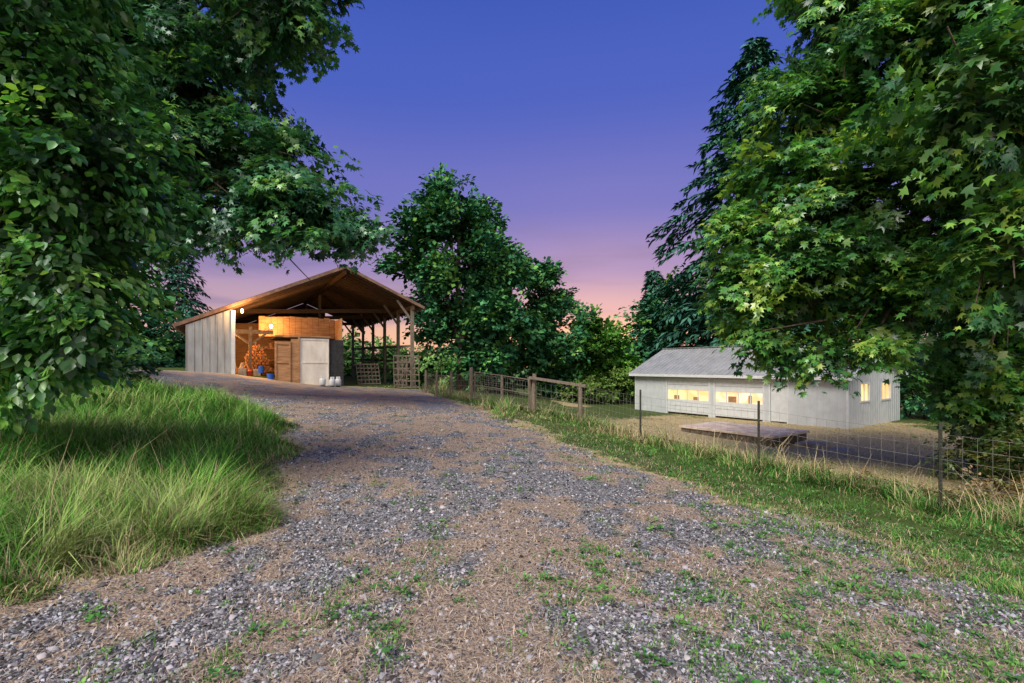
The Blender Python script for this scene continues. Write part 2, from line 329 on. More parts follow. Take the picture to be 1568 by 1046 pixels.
# ---------------------------------------------------------------- trees
bark=simple('bark',(.16,.12,.09),(.05,.04,.03),.95,5,bump=.8,stretch=(3,3,.6))
leafm=leafmat('leaf_foliage',.3,.07,.4)
farleaf=leafmat('leaf_far',.0)
def vnoise3(p,f,s):
    q=p*f
    return (np.sin(q[:,0]*1.7+s+1.3*np.sin(q[:,1]*1.1+s*2))+np.sin(q[:,1]*1.9+s*3+1.2*np.sin(q[:,2]*1.3))+np.sin(q[:,2]*2.1+s*5+1.1*np.sin(q[:,0]*1.2)))/3
def foliage(name,blobs,nspray,per,leaf,tmpl,spray,pal,seed,parent,mat=None,gap=-.25,droop=.5,gf=1.2,filler=.22):
    r=np.random.default_rng(seed); B=np.array(blobs,float)
    if B.shape[1]==4: B=np.c_[B,B[:,3],B[:,3]*.85]
    wt=(B[:,3]*B[:,5]+B[:,4]*B[:,5]); wt/=wt.sum()
    n=int(nspray*2.4); bi=r.choice(len(B),n,p=wt)
    o=nrm(r.normal(size=(n,3))); rad=r.random(n)**.45
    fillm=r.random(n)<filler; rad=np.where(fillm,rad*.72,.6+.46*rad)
    lump=1+.16*vnoise3(o*3+bi[:,None]*1.7,1.3,seed)
    c=B[bi,:3]+o*B[bi,3:6]*(rad*lump)[:,None]
    k=(vnoise3(c,gf,seed*.7)>gap)|(fillm&(vnoise3(c,gf,seed*.7)>gap-.3))
    for j in range(len(B)):
        q=np.linalg.norm((c-B[j,:3])/B[j,3:6],axis=1); k&=~((q<.55)&(bi!=j)&(~fillm))
    c=c[k][:nspray];o=o[k][:nspray];fillm=fillm[k][:nspray]; n=len(c)
    d=nrm(np.stack([o[:,0],o[:,1],o[:,2]*.35-droop*r.uniform(.3,1.2,n)],-1)+r.normal(0,.25,(n,3)))
    nor=nrm(o*.6+np.array([0,0,1.0])+r.normal(0,.3,(n,3))); lat=nrm(np.cross(d,nor)); nor=np.cross(lat,d)
    m=n*per; D=np.repeat(d,per,0);N_=np.repeat(nor,per,0);Lt=np.repeat(lat,per,0)
    u=r.uniform(-1,1,m);v=r.normal(0,.42,m)
    sr=np.repeat(spray*r.uniform(.6,1.35,n),per)
    P=np.repeat(c,per,0)+D*(u*sr)[:,None]+Lt*(v*sr*(1-.35*u))[:,None]+N_*(r.normal(0,.14,m)*sr-.18*sr*(u**2+v**2))[:,None]
    tip=nrm(D+Lt*(v*1.3)[:,None]+r.normal(0,.35,(m,3))+np.array([0,0,-.35]))
    nn=nrm(N_+r.normal(0,.38,(m,3)))
    sz=leaf*r.uniform(.6,1.3,m)*np.where(np.repeat(fillm,per),1.35,1)
    t=np.clip(np.repeat(r.normal(.45,.24,n),per)+r.normal(0,.17,m),0,1)
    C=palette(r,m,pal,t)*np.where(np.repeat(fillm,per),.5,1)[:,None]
    TV,TF={'m':(MAPLE_V,MAPLE_F),'o':(OVAL_V,OVAL_F),'s':(SIMP_V,SIMP_F)}[tmpl]
    return instmesh(name,TV,TF,P,frame(tip,nn),sz,C,mat or leafm,parent)
def limbs(name,base,top,r0,targets,parent,seed,sub=3):
    rd=random.Random(seed); b=MB(); base=Vector(base);top=Vector(top)
    pts=[base-Vector((0,0,.3))]; n=6
    for i in range(1,n+1):
        t=i/n; pts.append(base.lerp(top,t)+Vector((rd.uniform(-1,1),rd.uniform(-1,1),0))*r0*.5)
    rad=[r0*1.35]+[r0*(1-.72*i/n) for i in range(1,n+1)]
    b.tube(pts,rad,10)
    for T in targets:
        T=Vector(T[:3]); t=rd.uniform(.25,.85); s=base.lerp(top,t); rr=r0*(1-.7*t)*.6
        mid=s.lerp(T,.5)+Vector((rd.uniform(-.4,.4),rd.uniform(-.4,.4),(T-s).length*.12))
        path=[s,s.lerp(mid,.5)+Vector((0,0,.1)),mid,mid.lerp(T,.6),T]
        b.tube(path,[rr,rr*.8,rr*.6,rr*.4,rr*.15],7)
        for k in range(sub):
            a=path[rd.choice([1,2,3])]; e=T+Vector((rd.uniform(-1,1),rd.uniform(-1,1),rd.uniform(-.8,.8)))*(T-s).length*.18
            m2=a.lerp(e,.5)+Vector((0,0,.15)); b.tube([a,m2,e],[rr*.35,rr*.22,rr*.06],5)
    return b.obj(name,bark,parent,smooth=True)
MP=[(.03,.11,.045),(.055,.19,.055),(.10,.30,.06),(.19,.39,.065),(.38,.52,.09)]
MPD=[(.025,.085,.05),(.04,.15,.08),(.065,.23,.095),(.11,.30,.09),(.19,.38,.08)]
L1=[(-5.4,13,5.6,1.45),(-6.9,13,6.5,1.8),(-8.6,13.2,8.0,2.2),(-6.3,12.5,10.9,1.7),(-8.1,13,5.7,1.2),(-9.6,13,10.4,2.6),(-5.7,13,6.9,1.0),(-4.3,13,5.1,.75),(-11,13.6,6.0,1.6),(-12,14,9,2.4),(-7.4,12.6,12.5,2.2),(-5.2,12.4,12.0,1.1),(-11.5,13,12.5,2.5)]
t=empty('maple_tree'); limbs('trunk',(-14.6,14.6,h1(-14.6,14.6)),(-12.4,13.8,10),.38,L1,t,1)
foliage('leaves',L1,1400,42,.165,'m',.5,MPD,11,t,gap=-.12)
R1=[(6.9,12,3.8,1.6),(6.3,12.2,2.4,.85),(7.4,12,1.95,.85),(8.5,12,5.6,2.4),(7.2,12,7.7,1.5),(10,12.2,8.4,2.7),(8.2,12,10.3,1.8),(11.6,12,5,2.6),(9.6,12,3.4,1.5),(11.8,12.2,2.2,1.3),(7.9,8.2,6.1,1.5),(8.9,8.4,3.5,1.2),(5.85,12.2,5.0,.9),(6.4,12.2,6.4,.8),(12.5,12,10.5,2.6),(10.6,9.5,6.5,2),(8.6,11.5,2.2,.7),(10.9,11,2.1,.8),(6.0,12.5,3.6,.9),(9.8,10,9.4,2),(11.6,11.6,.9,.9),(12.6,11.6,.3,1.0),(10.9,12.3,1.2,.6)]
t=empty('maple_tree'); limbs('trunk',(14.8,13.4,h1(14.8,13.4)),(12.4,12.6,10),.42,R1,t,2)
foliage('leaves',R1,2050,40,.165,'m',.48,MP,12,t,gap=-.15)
S1=[(-4.45,5,3.75,.95),(-4.7,5.1,2.75,.9),(-5.0,5.2,1.95,.7),(-5.2,5,4.7,1.1),(-5.5,5.4,3.4,1.2),(-6.2,5.8,2.2,1.0),(-4.9,4.6,5.9,1.1),(-4.3,4.9,2.0,.35),(-5.4,5.1,1.45,.35)]
t=empty('lilac_bush')
b=MB(); rd=random.Random(4)
for T in S1:
    for k in range(4):
        s=Vector((-7.6+rd.uniform(-.3,.3),6.2+rd.uniform(-.3,.3),h1(-7.6,6.2)-.1)); e=Vector(T[:3])+Vector((rd.uniform(-1,1),rd.uniform(-1,1),rd.uniform(-.6,.8)))*T[3]*.7
        m=s.lerp(e,.5)+Vector((rd.uniform(-.25,.25),rd.uniform(-.25,.25),.7)); b.tube([s,m,e],[.035,.02,.005],6)
b.obj('stems',bark,t,smooth=True)
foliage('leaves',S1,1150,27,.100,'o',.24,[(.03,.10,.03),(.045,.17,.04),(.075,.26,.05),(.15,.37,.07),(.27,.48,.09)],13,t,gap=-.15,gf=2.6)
bush_left=[(-12.2,12.5,1.7,1.1),(-13.5,14,2.2,1.6),(-11.5,14.5,1.5,.8),(-15.5,17,2.6,1.8)]
M1=[(-3.9,31.5,10.6,2.7),(-6.0,32,8.6,2.3),(-2.2,31.5,7.6,2.9),(-4.0,33,5.4,2.8),(-.9,31.5,4.6,2.5),(-6.6,31.8,10.6,1.2),(-3.9,31.5,12.9,1.1),(-.4,31.5,7.6,1.5),(-2.4,31.5,2.6,2.0)]
t=empty('broadleaf_tree'); limbs('trunk',(-3.3,31.5,h1(-3.3,31.5)),(-3.6,31.5,11),.28,M1,t,5)
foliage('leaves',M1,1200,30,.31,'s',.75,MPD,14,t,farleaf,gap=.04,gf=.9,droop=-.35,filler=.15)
M2=[(1.75,36,7.0,2.1),(3.2,36,4.5,2.3),(4.1,36,7.2,1.0),(.8,36,3.8,2.2),(2.0,36,8.6,.9),(3,36,1.5,2.2)]
t=empty('broadleaf_tree'); limbs('trunk',(2.4,36,h1(2.4,36)),(2.4,36,7),.2,M2,t,6)
foliage('leaves',M2,560,28,.32,'s',.7,MPD,15,t,farleaf,gap=.04,gf=1,droop=-.35,filler=.15)
M3=[(7.4,42,3.6,2.2),(6.9,42,5.3,1.2),(9.2,42,1.2,1.8),(6,42,1.5,2)]
t=empty('broadleaf_tree'); limbs('trunk',(7.3,42,h1(7.3,42)),(7.3,42,4.5),.16,M3,t,7)
foliage('leaves',M3,400,26,.34,'s',.75,[(.05,.16,.03),(.09,.25,.04),(.17,.36,.07)],16,t,farleaf,gap=-.1,gf=1,droop=-.3)
M4=[(13.7,46,5.6,2.7),(11.9,46,3.2,1.9),(16.4,46,7.7,3),(19,46,6,3.5),(15,46,2.6,3),(23,46,8,4),(28,46,7,4),(33,44,9,5)]
t=empty('broadleaf_tree'); limbs('trunk',(15.5,46,-2),(16,46,8),.25,M4,t,8)
foliage('leaves',M4,900,26,.42,'s',.95,MPD,17,t,farleaf,gap=-.25,gf=.8,droop=-.1)
def conifer(base,height,rad,seed,nlev=34,z0=.08,leaf=.55,rmax=99):
    t=empty('fir_tree'); r=np.random.default_rng(seed); base=np.array(base,float)
    MB().tube([tuple(base-[0,0,.3]),tuple(base+[0,0,height*.5]),tuple(base+[0,0,height])],[height*.014,height*.009,.02],8).obj('trunk',bark,t,smooth=True)
    P=[];T=[];Nn=[]
    for l in range(nlev):
        f=z0+(1-z0)*(l/nlev)**.95; z=height*f; R=min(rad*(1-f)**.8,rmax)*r.uniform(.8,1.1)+.25
        for k in range(int(7+5*(1-f))):
            a=r.random()*6.283; RR=R*r.uniform(.6,1.15); d=np.array([math.cos(a),math.sin(a),0]); m=int(10+RR*6.5)
            s=r.random(m)**.7; zz=z+RR*(.18*s-.42*s**2)
            pts=base+d*(s*RR)[:,None]+np.array([0,0,1])*zz[:,None]
            la=np.array([-d[1],d[0],0]); sd=r.choice([-1,1],m)
            pts=pts+la*(sd*r.uniform(0,.18,m)*RR*(1.1-s))[:,None]
            P.append(pts); T.append(d*.8+la*sd[:,None]*.7+np.array([0,0,-.55])+r.normal(0,.25,(m,3))); Nn.append(np.array([0,0,1])+d*.3+r.normal(0,.3,(m,3)))
    P=np.concatenate(P);T=np.concatenate(T);Nn=np.concatenate(Nn);n=len(P)
    sz=np.stack([leaf*.42*np.ones(n),leaf*r.uniform(.6,1.4,n),leaf*np.ones(n)],-1)
    C=palette(r,n,[(.025,.08,.06),(.045,.14,.10),(.07,.19,.13)])
    instmesh('needles',SIMP_V,SIMP_F,P,frame(T,Nn),sz,C,farleaf,t)
conifer((20.0,40,-2),31,13,31,nlev=46,leaf=.85,rmax=7.8)
conifer((-25.5,37,1.2),10.5,3.6,32,nlev=30,leaf=.45)
conifer((17.0,58,-2),15.5,4.0,33,nlev=30,leaf=.8)
def bush(name,blobs,n,leaf,spray,seed,pal=MPD,mat=None,per=24,tm='s'):
    t=empty(name); b=MB(); rd=random.Random(seed)
    for q in blobs:
        for k in range(3):
            s=Vector((q[0]+rd.uniform(-.2,.2),q[1]+rd.uniform(-.2,.2),h1(q[0],q[1])-.1)); e=Vector(q[:3])+Vector((rd.uniform(-1,1),rd.uniform(-1,1),rd.uniform(0,.7)))*q[3]*.7
            b.tube([s,s.lerp(e,.5)+Vector((.05,.05,.1)),e],[.05,.03,.01] if q[3]>.8 else [.008,.006,.003],5)
    b.obj('stems',bark,t,smooth=True)
    foliage('leaves',blobs,n,per,leaf,tm,spray,pal,seed,t,mat or farleaf,gf=1.2,droop=.1)
bush('shrub',bush_left,420,.13,.3,47,tm='o',mat=leafm)
bush('hedge',[(-22,29,2.6,1.5),(-20,30,2.4,1.5),(-24,28,2.8,1.8),(-18.4,31,2.2,1.3),(-26.5,27,3.4,2.2)],400,.22,.45,41)
bush('shrub',[(23.6,27.5,.2,1.7),(26,26,1.2,2.6),(28.5,28,3.5,3.2),(24.5,30,3.5,2.4),(25,24,.6,2)],600,.25,.5,42)
BR=[(.06,.12,.03),(.10,.2,.04),(.2,.25,.06),(.34,.28,.1)]
bush('bramble_bush',[(10.6,9.8,-.6,.75),(11.8,10.6,-.3,1.1),(12.8,12.6,.1,1.3),(11.2,11.8,-.6,.8)],380,.1,.28,43,pal=BR,mat=leafm,tm='o')
bush('bramble_bush',[(6.9,7.9,-.62,.3),(7.5,7.7,-.62,.4),(8.2,7.3,-.6,.45),(7.6,7.0,-.68,.3),(8.4,8.3,-.7,.5),(9.3,8.2,-.6,.5),(5.9,9.3,-.5,.3),(6.4,8.7,-.55,.3),(9.2,7.0,-.6,.5)],520,.055,.14,46,pal=[(.1,.12,.04),(.2,.14,.06),(.36,.22,.1),(.2,.26,.06)],mat=leafm,tm='o')
bush('hedge',[(-7.5,44,1.5,2.4),(-10.5,44,1.6,2.4),(-4,42,1.0,2.0),(-13,45,2,2.5),(-1,40,.6,1.8),(-16,46,2.2,2.6)],480,.3,.6,44,pal=[(.08,.18,.05),(.12,.26,.07),(.18,.34,.1)])
bush('shrub',[(6,36.5,-.2,1.4),(8.3,38.5,0,1.6),(4.5,34.5,-.3,1.1),(10.5,40,0,1.6)],380,.2,.4,45,pal=[(.08,.15,.03),(.12,.23,.05),(.22,.3,.08)])
r=np.random.default_rng(50); FB=[]
for i in range(90):
    a=math.radians(r.uniform(-75,75)); R=r.uniform(70,95); s=r.uniform(2.6,4.6); FB.append((math.sin(a)*R,math.cos(a)*R,-.5+s*.5,s*1.3,s,s*.95))
foliage('distant_trees',FB,2600,16,1.0,'s',1.7,[(.025,.07,.04),(.06,.13,.065),(.10,.19,.07)],51,None,farleaf,gap=-.6,droop=.1)
FB=[]
for i in range(16):
    a=math.radians(r.uniform(-70,-38)); R=r.uniform(30,42); s=r.uniform(2.5,4); FB.append((math.sin(a)*R,math.cos(a)*R,1.5+s*.8,s,s,s))
foliage('woodland',FB,600,24,.45,'s',1.0,MPD,52,None,farleaf,gap=-.4,droop=.1)

# ---------------------------------------------------------------- materials for buildings
white=simple('white_metal_siding',(.54,.57,.60),(.44,.47,.50),.45,2,spec=.4)
barnside=simple('galvanised_siding',(.40,.42,.44),(.27,.28,.29),.45,1.6,spec=.4,stretch=(2,2,.5))
whitet=simple('white_trim',(.64,.66,.68),(.54,.56,.58),.5,4)
roofm=simple('galvanised_roof',(.42,.43,.44),(.3,.31,.32),.38,1.5,metal=.25)
brownroof=simple('weathered_roof_metal',(.24,.15,.10),(.12,.075,.05),.6,2.5,metal=.0)
under=simple('old_timber',(.17,.10,.06),(.07,.045,.028),.85,4,stretch=(1,8,8),bump=.3)
ply=simple('plywood',(.48,.27,.14),(.26,.14,.07),.75,2.2,stretch=(1,1,6))
wood=simple('fence_wood',(.26,.21,.17),(.10,.08,.06),.9,7,stretch=(6,6,1),bump=.5)
dark=simple('dark_panel',(.05,.05,.055),(.02,.02,.02),.8)
conc=simple('concrete',(.36,.32,.28),(.2,.17,.15),.9,3,bump=.4)
steel=simple('fence_wire',(.32,.31,.29),(.16,.14,.12),.5,5,metal=.2)
rust=simple('t_post_steel',(.05,.06,.05),(.03,.025,.02),.7,8)

# ---------------------------------------------------------------- garage
g=empty('metal_garage',(8.6,33.6,-1.35),math.radians(-55))
Lg,Dg,Hg,Rg=12.9,6.9,2.5,1.6
doors=[(2.63,5.58),(6.0,8.84)]; DH=2.08
b=MB()
xs=[0,2.63,5.58,6.0,8.84,9.25,10.12,Lg]
for i in range(0,len(xs)-1):
    if i in (1,3): b.box(xs[i],xs[i+1],0,.12,DH,Hg)
    elif i==5: b.box(xs[i],xs[i+1],0,.12,2.03,Hg)
    else: b.box(xs[i],xs[i+1],0,.12,-.3,Hg)
b.box(0,Lg,Dg-.12,Dg,-.3,Hg)
b.box(0,.12,.12,Dg-.12,-.3,Hg); 
ys=[.12,1.45,2.55,4.2,5.4,Dg-.12]
for i in range(5):
    if i in (1,3): b.box(Lg-.12,Lg,ys[i],ys[i+1],-.3,1.22); b.box(Lg-.12,Lg,ys[i],ys[i+1],2.05,Hg)
    else: b.box(Lg-.12,Lg,ys[i],ys[i+1],-.3,Hg)
for x in (0,Lg-.12): b.prism([(x,0,Hg),(x,Dg,Hg),(x,Dg/2,Hg+Rg)],(.12,0,0))
b.obj('walls',white,g)
b=MB()
def inop(x): return any(a-.02<x<c+.02 for a,c in doors) or 9.2<x<10.17
x=.15
while x<Lg:
    b.box(x-.018,x+.018,-.018,-.001,(DH+.13 if inop(x) else -.25),Hg-.02)
    x+=.3
y=.2
while y<Dg:
    ztop=Hg+Rg*(1-abs(y-Dg/2)/(Dg/2))-.06
    if 1.38<y<2.62 or 4.13<y<5.47: b.box(Lg+.001,Lg+.018,y-.018,y+.018,-.25,1.15); b.box(Lg+.001,Lg+.018,y-.018,y+.018,2.12,ztop)
    else: b.box(Lg+.001,Lg+.018,y-.018,y+.018,-.25,ztop)
    y+=.3
b.obj('siding_ribs',white,g)
b=MB()
for a,c in doors: b.box(a-.09,a,-.03,-.002,-.2,DH+.09); b.box(c,c+.09,-.03,-.002,-.2,DH+.09); b.box(a,c,-.03,-.002,DH,DH+.09)
for y0,y1 in ((1.45,2.55),(4.2,5.4)):
    b.box(Lg+.002,Lg+.035,y0-.08,y0,1.14,2.13);b.box(Lg+.002,Lg+.035,y1,y1+.08,1.14,2.13);b.box(Lg+.002,Lg+.035,y0,y1,2.05,2.13);b.box(Lg+.002,Lg+.035,y0,y1,1.14,1.22)
    m=(y0+y1)/2; b.box(Lg-.05,Lg-.01,m-.02,m+.02,1.22,2.05)
b.box(-.04,.06,-.035,-.019,-.25,Hg);b.box(Lg-.06,Lg+.04,-.035,-.019,-.25,Hg);b.box(9.17,9.25,-.03,-.002,-.2,2.1);b.box(10.12,10.2,-.03,-.002,-.2,2.1);b.box(9.25,10.12,-.03,-.002,2.03,2.1)
b.obj('trim',whitet,g)
b=MB()
for a,c in doors:
    rows=[(0,.42),(.43,.84),(1.45,1.76),(1.77,DH)]
    n=6
    for z0,z1 in rows:
        for k in range(n):
            w=(c-a)/n; b.box(a+k*w+.012,a+(k+1)*w-.012,.03,.06,z0+.01,z1-.01)
        b.box(a,c,.045,.09,z0,z1-.003)
    for k in range(5):
        w=(c-a)/4; x=a+k*w; b.box(max(a,x-.03),min(c,x+.03),.03,.08,.84,1.45)
b.box(9.27,10.1,.03,.08,0,2.02)
for z0,z1 in ((.2,.9),(1.1,1.85)): 
    b.box(9.38,9.64,.02,.029,z0,z1); b.box(9.73,9.99,.02,.029,z0,z1)
b.obj('garage_doors',whitet,g)
win=emis('lit_window',(1,.84,.55),1.1,(.95,.55,.2),1.6)
win2=emis('lit_window_warm',(1,.72,.3),1.2,(.9,.5,.12),1.3)
b=MB(); b.box(2.63,5.58,.065,.075,.84,1.45); b.obj('window_glow_left',win2,g)
b=MB(); b.box(6.0,8.84,.065,.075,.84,1.45); b.obj('window_glow_right',win,g)
b=MB(); b.box(Lg-.08,Lg-.07,1.45,2.55,1.22,2.05); b.box(Lg-.08,Lg-.07,4.2,5.4,1.22,2.05); b.obj('side_windows',win2,g)
b=MB(); b.box(3.1,3.5,.055,.063,.85,1.1); b.box(4.5,4.9,.055,.063,.85,1.05); b.box(6.8,7.3,.055,.063,.85,1.2);b.box(8,8.2,.055,.063,.85,1.3); b.obj('shelf_silhouettes',ply,g)
k=Rg/(Dg/2); ov=.35
b=MB(); zr=Hg+Rg+.05
for sgn in (-1,1):
    y0=Dg/2; y1=Dg/2+sgn*(Dg/2+ov); z1=zr-k*(Dg/2+ov)
    p=[(-.3,y0,zr),(Lg+.3,y0,zr),(Lg+.3,y1,z1),(-.3,y1,z1)]
    if sgn>0: p=p[::-1]
    b.prism(p,(0,0,.05))
    x=-.25
    while x<Lg+.3:
        b.beam((x,y0,zr+.062),(x,y1,z1+.062),.035,.05); x+=.3 
b.beam((-.32,Dg/2,zr+.09),(Lg+.32,Dg/2,zr+.09),.28,.03)
b.obj('roof',roofm,g)
b=MB(); b.box(-.3,Lg+.3,-ov-.02,-ov,zr-k*(Dg/2+ov)-.12,zr-k*(Dg/2+ov)+.04)
for x in (-.32,Lg+.3): 
    for sgn in (-1,1): b.beam((x,Dg/2,zr-.02),(x,Dg/2+sgn*(Dg/2+ov),zr-.02-k*(Dg/2+ov)),.025,.15)
b.obj('fascia',whitet,g)

# ---------------------------------------------------------------- pole barn
pb=empty('pole_barn',(-15.43,22,0),math.atan2(.51,.86))
DB=16; sR=7.6; zE=3.47; zR=6.95; sE=12.0; zE2=5.02
kl=(zR-zE)/sR; kr=(zR-zE2)/(sE-sR)
def zroof(s): return zE+kl*s if s<sR else zR-kr*(s-sR)
b=MB()
b.prism([(0,0,zE),(sR,0,zR),(sR,DB,zR),(0,DB,zE)],(0,0,.05)); b.prism([(sR,0,zR),(sE,0,zE2),(sE,DB,zE2),(sR,DB,zR)],(0,0,.05))
y=.1
while y<DB:
    b.beam((0,y,zE+.06),(sR,y,zR+.06),.03,.03); b.beam((sR,y,zR+.06),(sE,y,zE2+.06),.03,.03); y+=.3
b.obj('roof',brownroof,pb)
b=MB()
y=.12
while y<DB:
    b.beam((.05,y,zE-.10),(sR,y,zR-.10),.05,.17); b.beam((sR,y,zR-.10),(sE+.12,y,zE2-.13),.05,.17); y+=.6
for s in np.arange(.6,sE,.75):
    z=zroof(s)-.04; b.beam((s,.05,z+.01),(s,DB,z+.01),.09,.05)
b.beam((sR,.1,zR-.28),(sR,DB,zR-.28),.12,.25); b.beam((11.4,.1,zroof(11.4)-.3),(11.4,DB,zroof(11.4)-.3),.12,.25); b.beam((2.3,.1,zroof(2.3)-.3),(2.3,DB,zroof(2.3)-.3),.1,.22)
for yy in (4.2,9,15.3):
    b.beam((2.3,yy,zroof(2.3)+.1),(11.4,yy,zroof(2.3)+.66),.08,.24)
b.prism([(.6,15.7,.8),(9.2,15.7,.3),(9.2,15.7,zroof(9.2)-.22),(sR,15.7,zR-.22),(.6,15.7,zroof(.6)-.22)],(0,.04,0))
b.obj('rafters',under,pb)
b=MB()
b.beam((0,-.03,zE-.04),(sR,-.03,zR-.04),.03,.15); b.beam((sR,-.03,zR-.04),(sE,-.03,zE2-.04),.03,.15)
b.obj('rake_fascia',simple('fascia_wood',(.3,.18,.13),(.15,.09,.065),.8,4),pb)
b=MB()
def wl(s,v): return (-15.43+.86*s-.51*v,22+.51*s+.86*v)
for v in (.35,3,6,9,12,15.5):
    gz=h1(*wl(11.4,v)); b.beam((11.4,v,gz-.3),(11.4,v,zroof(11.4)-.2),.17,.17); b.beam((11.4,v,zroof(11.4)-1.1),(10.5,v,zroof(10.5)-.3),.07,.12)
for s,v in ((2.3,.35),(7.7,9),(7.7,15.3),(2.3,5.3)):
    gz=h1(*wl(s,v)); b.beam((s,v,gz-.3),(s,v,zroof(s)-.35),.17,.17)
for z in (.9,1.5,2.4):
    b.beam((11.48,.35,h1(*wl(11.4,2))+z),(11.48,15.5,h1(*wl(11.4,14))+z),.05,.15)
b.beam((3.15,1.2,1.0),(3.15,1.2,3.6),.14,.14); b.beam((2.3,1.2,3.35),(4.2,1.2,3.35),.1,.2); b.beam((3.15,1.2,2.7),(2.4,1.2,3.3),.07,.1); b.beam((3.15,1.2,2.7),(3.9,1.2,3.3),.07,.1)
b.obj('posts',simple('barn_post',(.3,.25,.2),(.12,.1,.08),.85,6,stretch=(5,5,1),bump=.4),pb)
b=MB()
for i in range(6):
    s0=.5+i*.3; s1=s0+.3; 
    b.prism([(s0,.0,.9),(s1,.0,.9),(s1,.0,zroof(s1)-.2),(s0,.0,zroof(s0)-.2)],(0,.03,0)); b.box(s0-.015,s0+.015,-.02,-.001,.9,zroof(s0)-.2)
b.box(.5,.53,.03,DB,.8,zroof(.5)-.2)
b.obj('metal_siding',barnside,pb)
b=MB(); b.box(2.3,2.46,-.06,.02,1.0,zroof(2.3)-.25); b.obj('corner_board',whitet,pb)
b=MB()
b.prism([(.56,5.9,.8),(7.5,5.9,.3),(7.5,5.9,4.3),(2.3,5.9,4.1),(.56,5.9,zroof(.56)-.25)],(0,.05,0))
b.box(.54,.58,.1,5.9,.8,zroof(.5)-.3)
s=3.6; rd=random.Random(3)
while s<7.3:
    w=.3; b.box(s,s+w-.012,2.4+rd.uniform(0,.01),2.44,3.2+rd.uniform(-.03,.03),4.3+rd.uniform(-.05,.05)); s+=w
b.box(7.5,7.54,.6,5.9,.4,4.2)
b.obj('plywood_walls',ply,pb)
b=MB(); zb=.55
b.box(5.35,6.8,.3,.36,zb,zb+2.5)
for x in (5.37,6.72): b.box(x,x+.07,.275,.298,zb+.02,zb+2.48)
b.box(5.44,6.72,.28,.298,zb+2.4,zb+2.48); b.box(5.44,6.72,.28,.298,zb+1.2,zb+1.26)
b.obj('white_door_panel',simple('white_old_panel',(.82,.77,.70),(.62,.57,.51),.45,1.3,stretch=(2,2,.7)),pb)
b=MB(); b.box(4.95,5.33,.3,.36,zb+.05,zb+2.45); b.box(4.2,4.93,.28,.34,zb+.15,zb+2.3)
for x in (4.2,4.85): b.box(x,x+.08,.25,.278,zb+.15,zb+2.3)
for z in (.2,1.2,2.15): b.box(4.28,4.85,.25,.278,zb+z,zb+z+.09)
b.box(5.28,5.36,.24,.297,zb,zb+2.55); b.box(4.2,6.86,.24,.297,zb+2.55,zb+2.63)
b.obj('wooden_door',ply,pb)
b=MB(); b.box(6.86,7.55,.36,.42,.4,zb+2.45); b.box(6.8,6.86,.37,3.5,.4,zb+2.5); b.box(4.2,6.8,.37,3.4,zb+2.5,zb+2.54); b.obj('dark_side_panel',dark,pb)
b=MB(); rd=random.Random(9)
for row in range(12):
    for j in range(20):
        s=.85+j*.165+rd.uniform(-.03,.03)+(row%2)*.08; z=1.15+row*.15
        if row>6+5*math.sin(j*.5): continue
        y=rd.uniform(2.5,2.7); b.tube([(s,y,z),(s+rd.uniform(-.05,.05),y+.5,z+rd.uniform(-.02,.02))],rd.uniform(.055,.085),6)
b.obj('firewood',simple('firewood_mat',(.62,.26,.12),(.12,.05,.025),.85,12),pb)
b=MB()
for z in (1.3,1.9,2.5): b.box(3.4,4.9,1.8,2.2,z,z+.04)
for x in (3.4,4.86): 
    for y in (1.8,2.16): b.box(x,x+.04,y,y+.04,.8,2.9)
for i in range(18):
    x=rd.uniform(3.45,4.7);z=rd.choice((1.34,1.94,2.54));w=rd.uniform(.08,.2);b.box(x,x+w,1.85,2.1,z+.001,z+rd.uniform(.1,.32))
for i in range(7): 
    x=2.6+i*.13; b.beam((x,1.3+rd.uniform(-.2,.2),1.05),(x+rd.uniform(-.3,.3),1.9,2.0+rd.uniform(-.5,.6)),.03,.04)
b.obj('shelf_and_tools',simple('clutter',(.42,.22,.13),(.05,.04,.04),.8,9),pb)
b=MB(); b.tube([(4.0,.3,.9),(4.0,.3,1.22)],[.13,.17],14); b.tube([(3.6,.7,1.25),(3.6,.7,1.6)],[.14,.12],10); b.obj('blue_bucket',simple('blue_plastic',(.03,.14,.6),(.02,.08,.4),.4),pb,smooth=False)
b=MB(); b.tube([(3.1,.7,1.0),(3.1,.7,1.35),(3.1,.7,1.42),(3.1,.7,1.5)],[.13,.13,.06,.03],12); b.obj('red_canister',simple('red_paint',(.5,.06,.03),(.35,.04,.02),.4),pb)
b=MB(); b.box(2.6,2.95,.6,.9,1.0,1.5); b.box(3.3,3.6,1.0,1.3,1.1,1.45); b.tube([(2.75,.8,1.5),(2.78,.8,1.75)],[.1,.06],8); b.obj('storage_crates',simple('pale_crate',(.7,.66,.6),(.45,.4,.36),.6,6),pb,bevel=.01)
def tank(s,v,r=.16,hh=.32,mat=None):
    x,y=wl(s,v); z=h1(x,y); t=empty('propane_tank',(x,y,z))
    MB().tube([(0,0,.0),(0,0,.04)],[r*.7,r*.7],16).obj('foot_ring',dark,t)
    MB().tube([(0,0,.04),(0,0,.07),(0,0,.12),(0,0,hh),(0,0,hh+.06),(0,0,hh+.1)],[r*.6,r*.88,r,r,r*.85,r*.4],18).obj('body',whitet,t,smooth=True)
    q=MB()
    for a in range(4): 
        an=a*1.57; q.beam((r*.5*math.cos(an),r*.5*math.sin(an),hh+.06),(r*.5*math.cos(an),r*.5*math.sin(an),hh+.2),.05,.02)
    q.tube([(0,0,hh+.1),(0,0,hh+.17)],.03,8); q.obj('collar_valve',whitet,t)
for s,v in ((6.35,-.5),(6.8,-.6),(7.15,-.3)): tank(s,v)
bulb=emis('bulb_glow',(1,.72,.35),14)
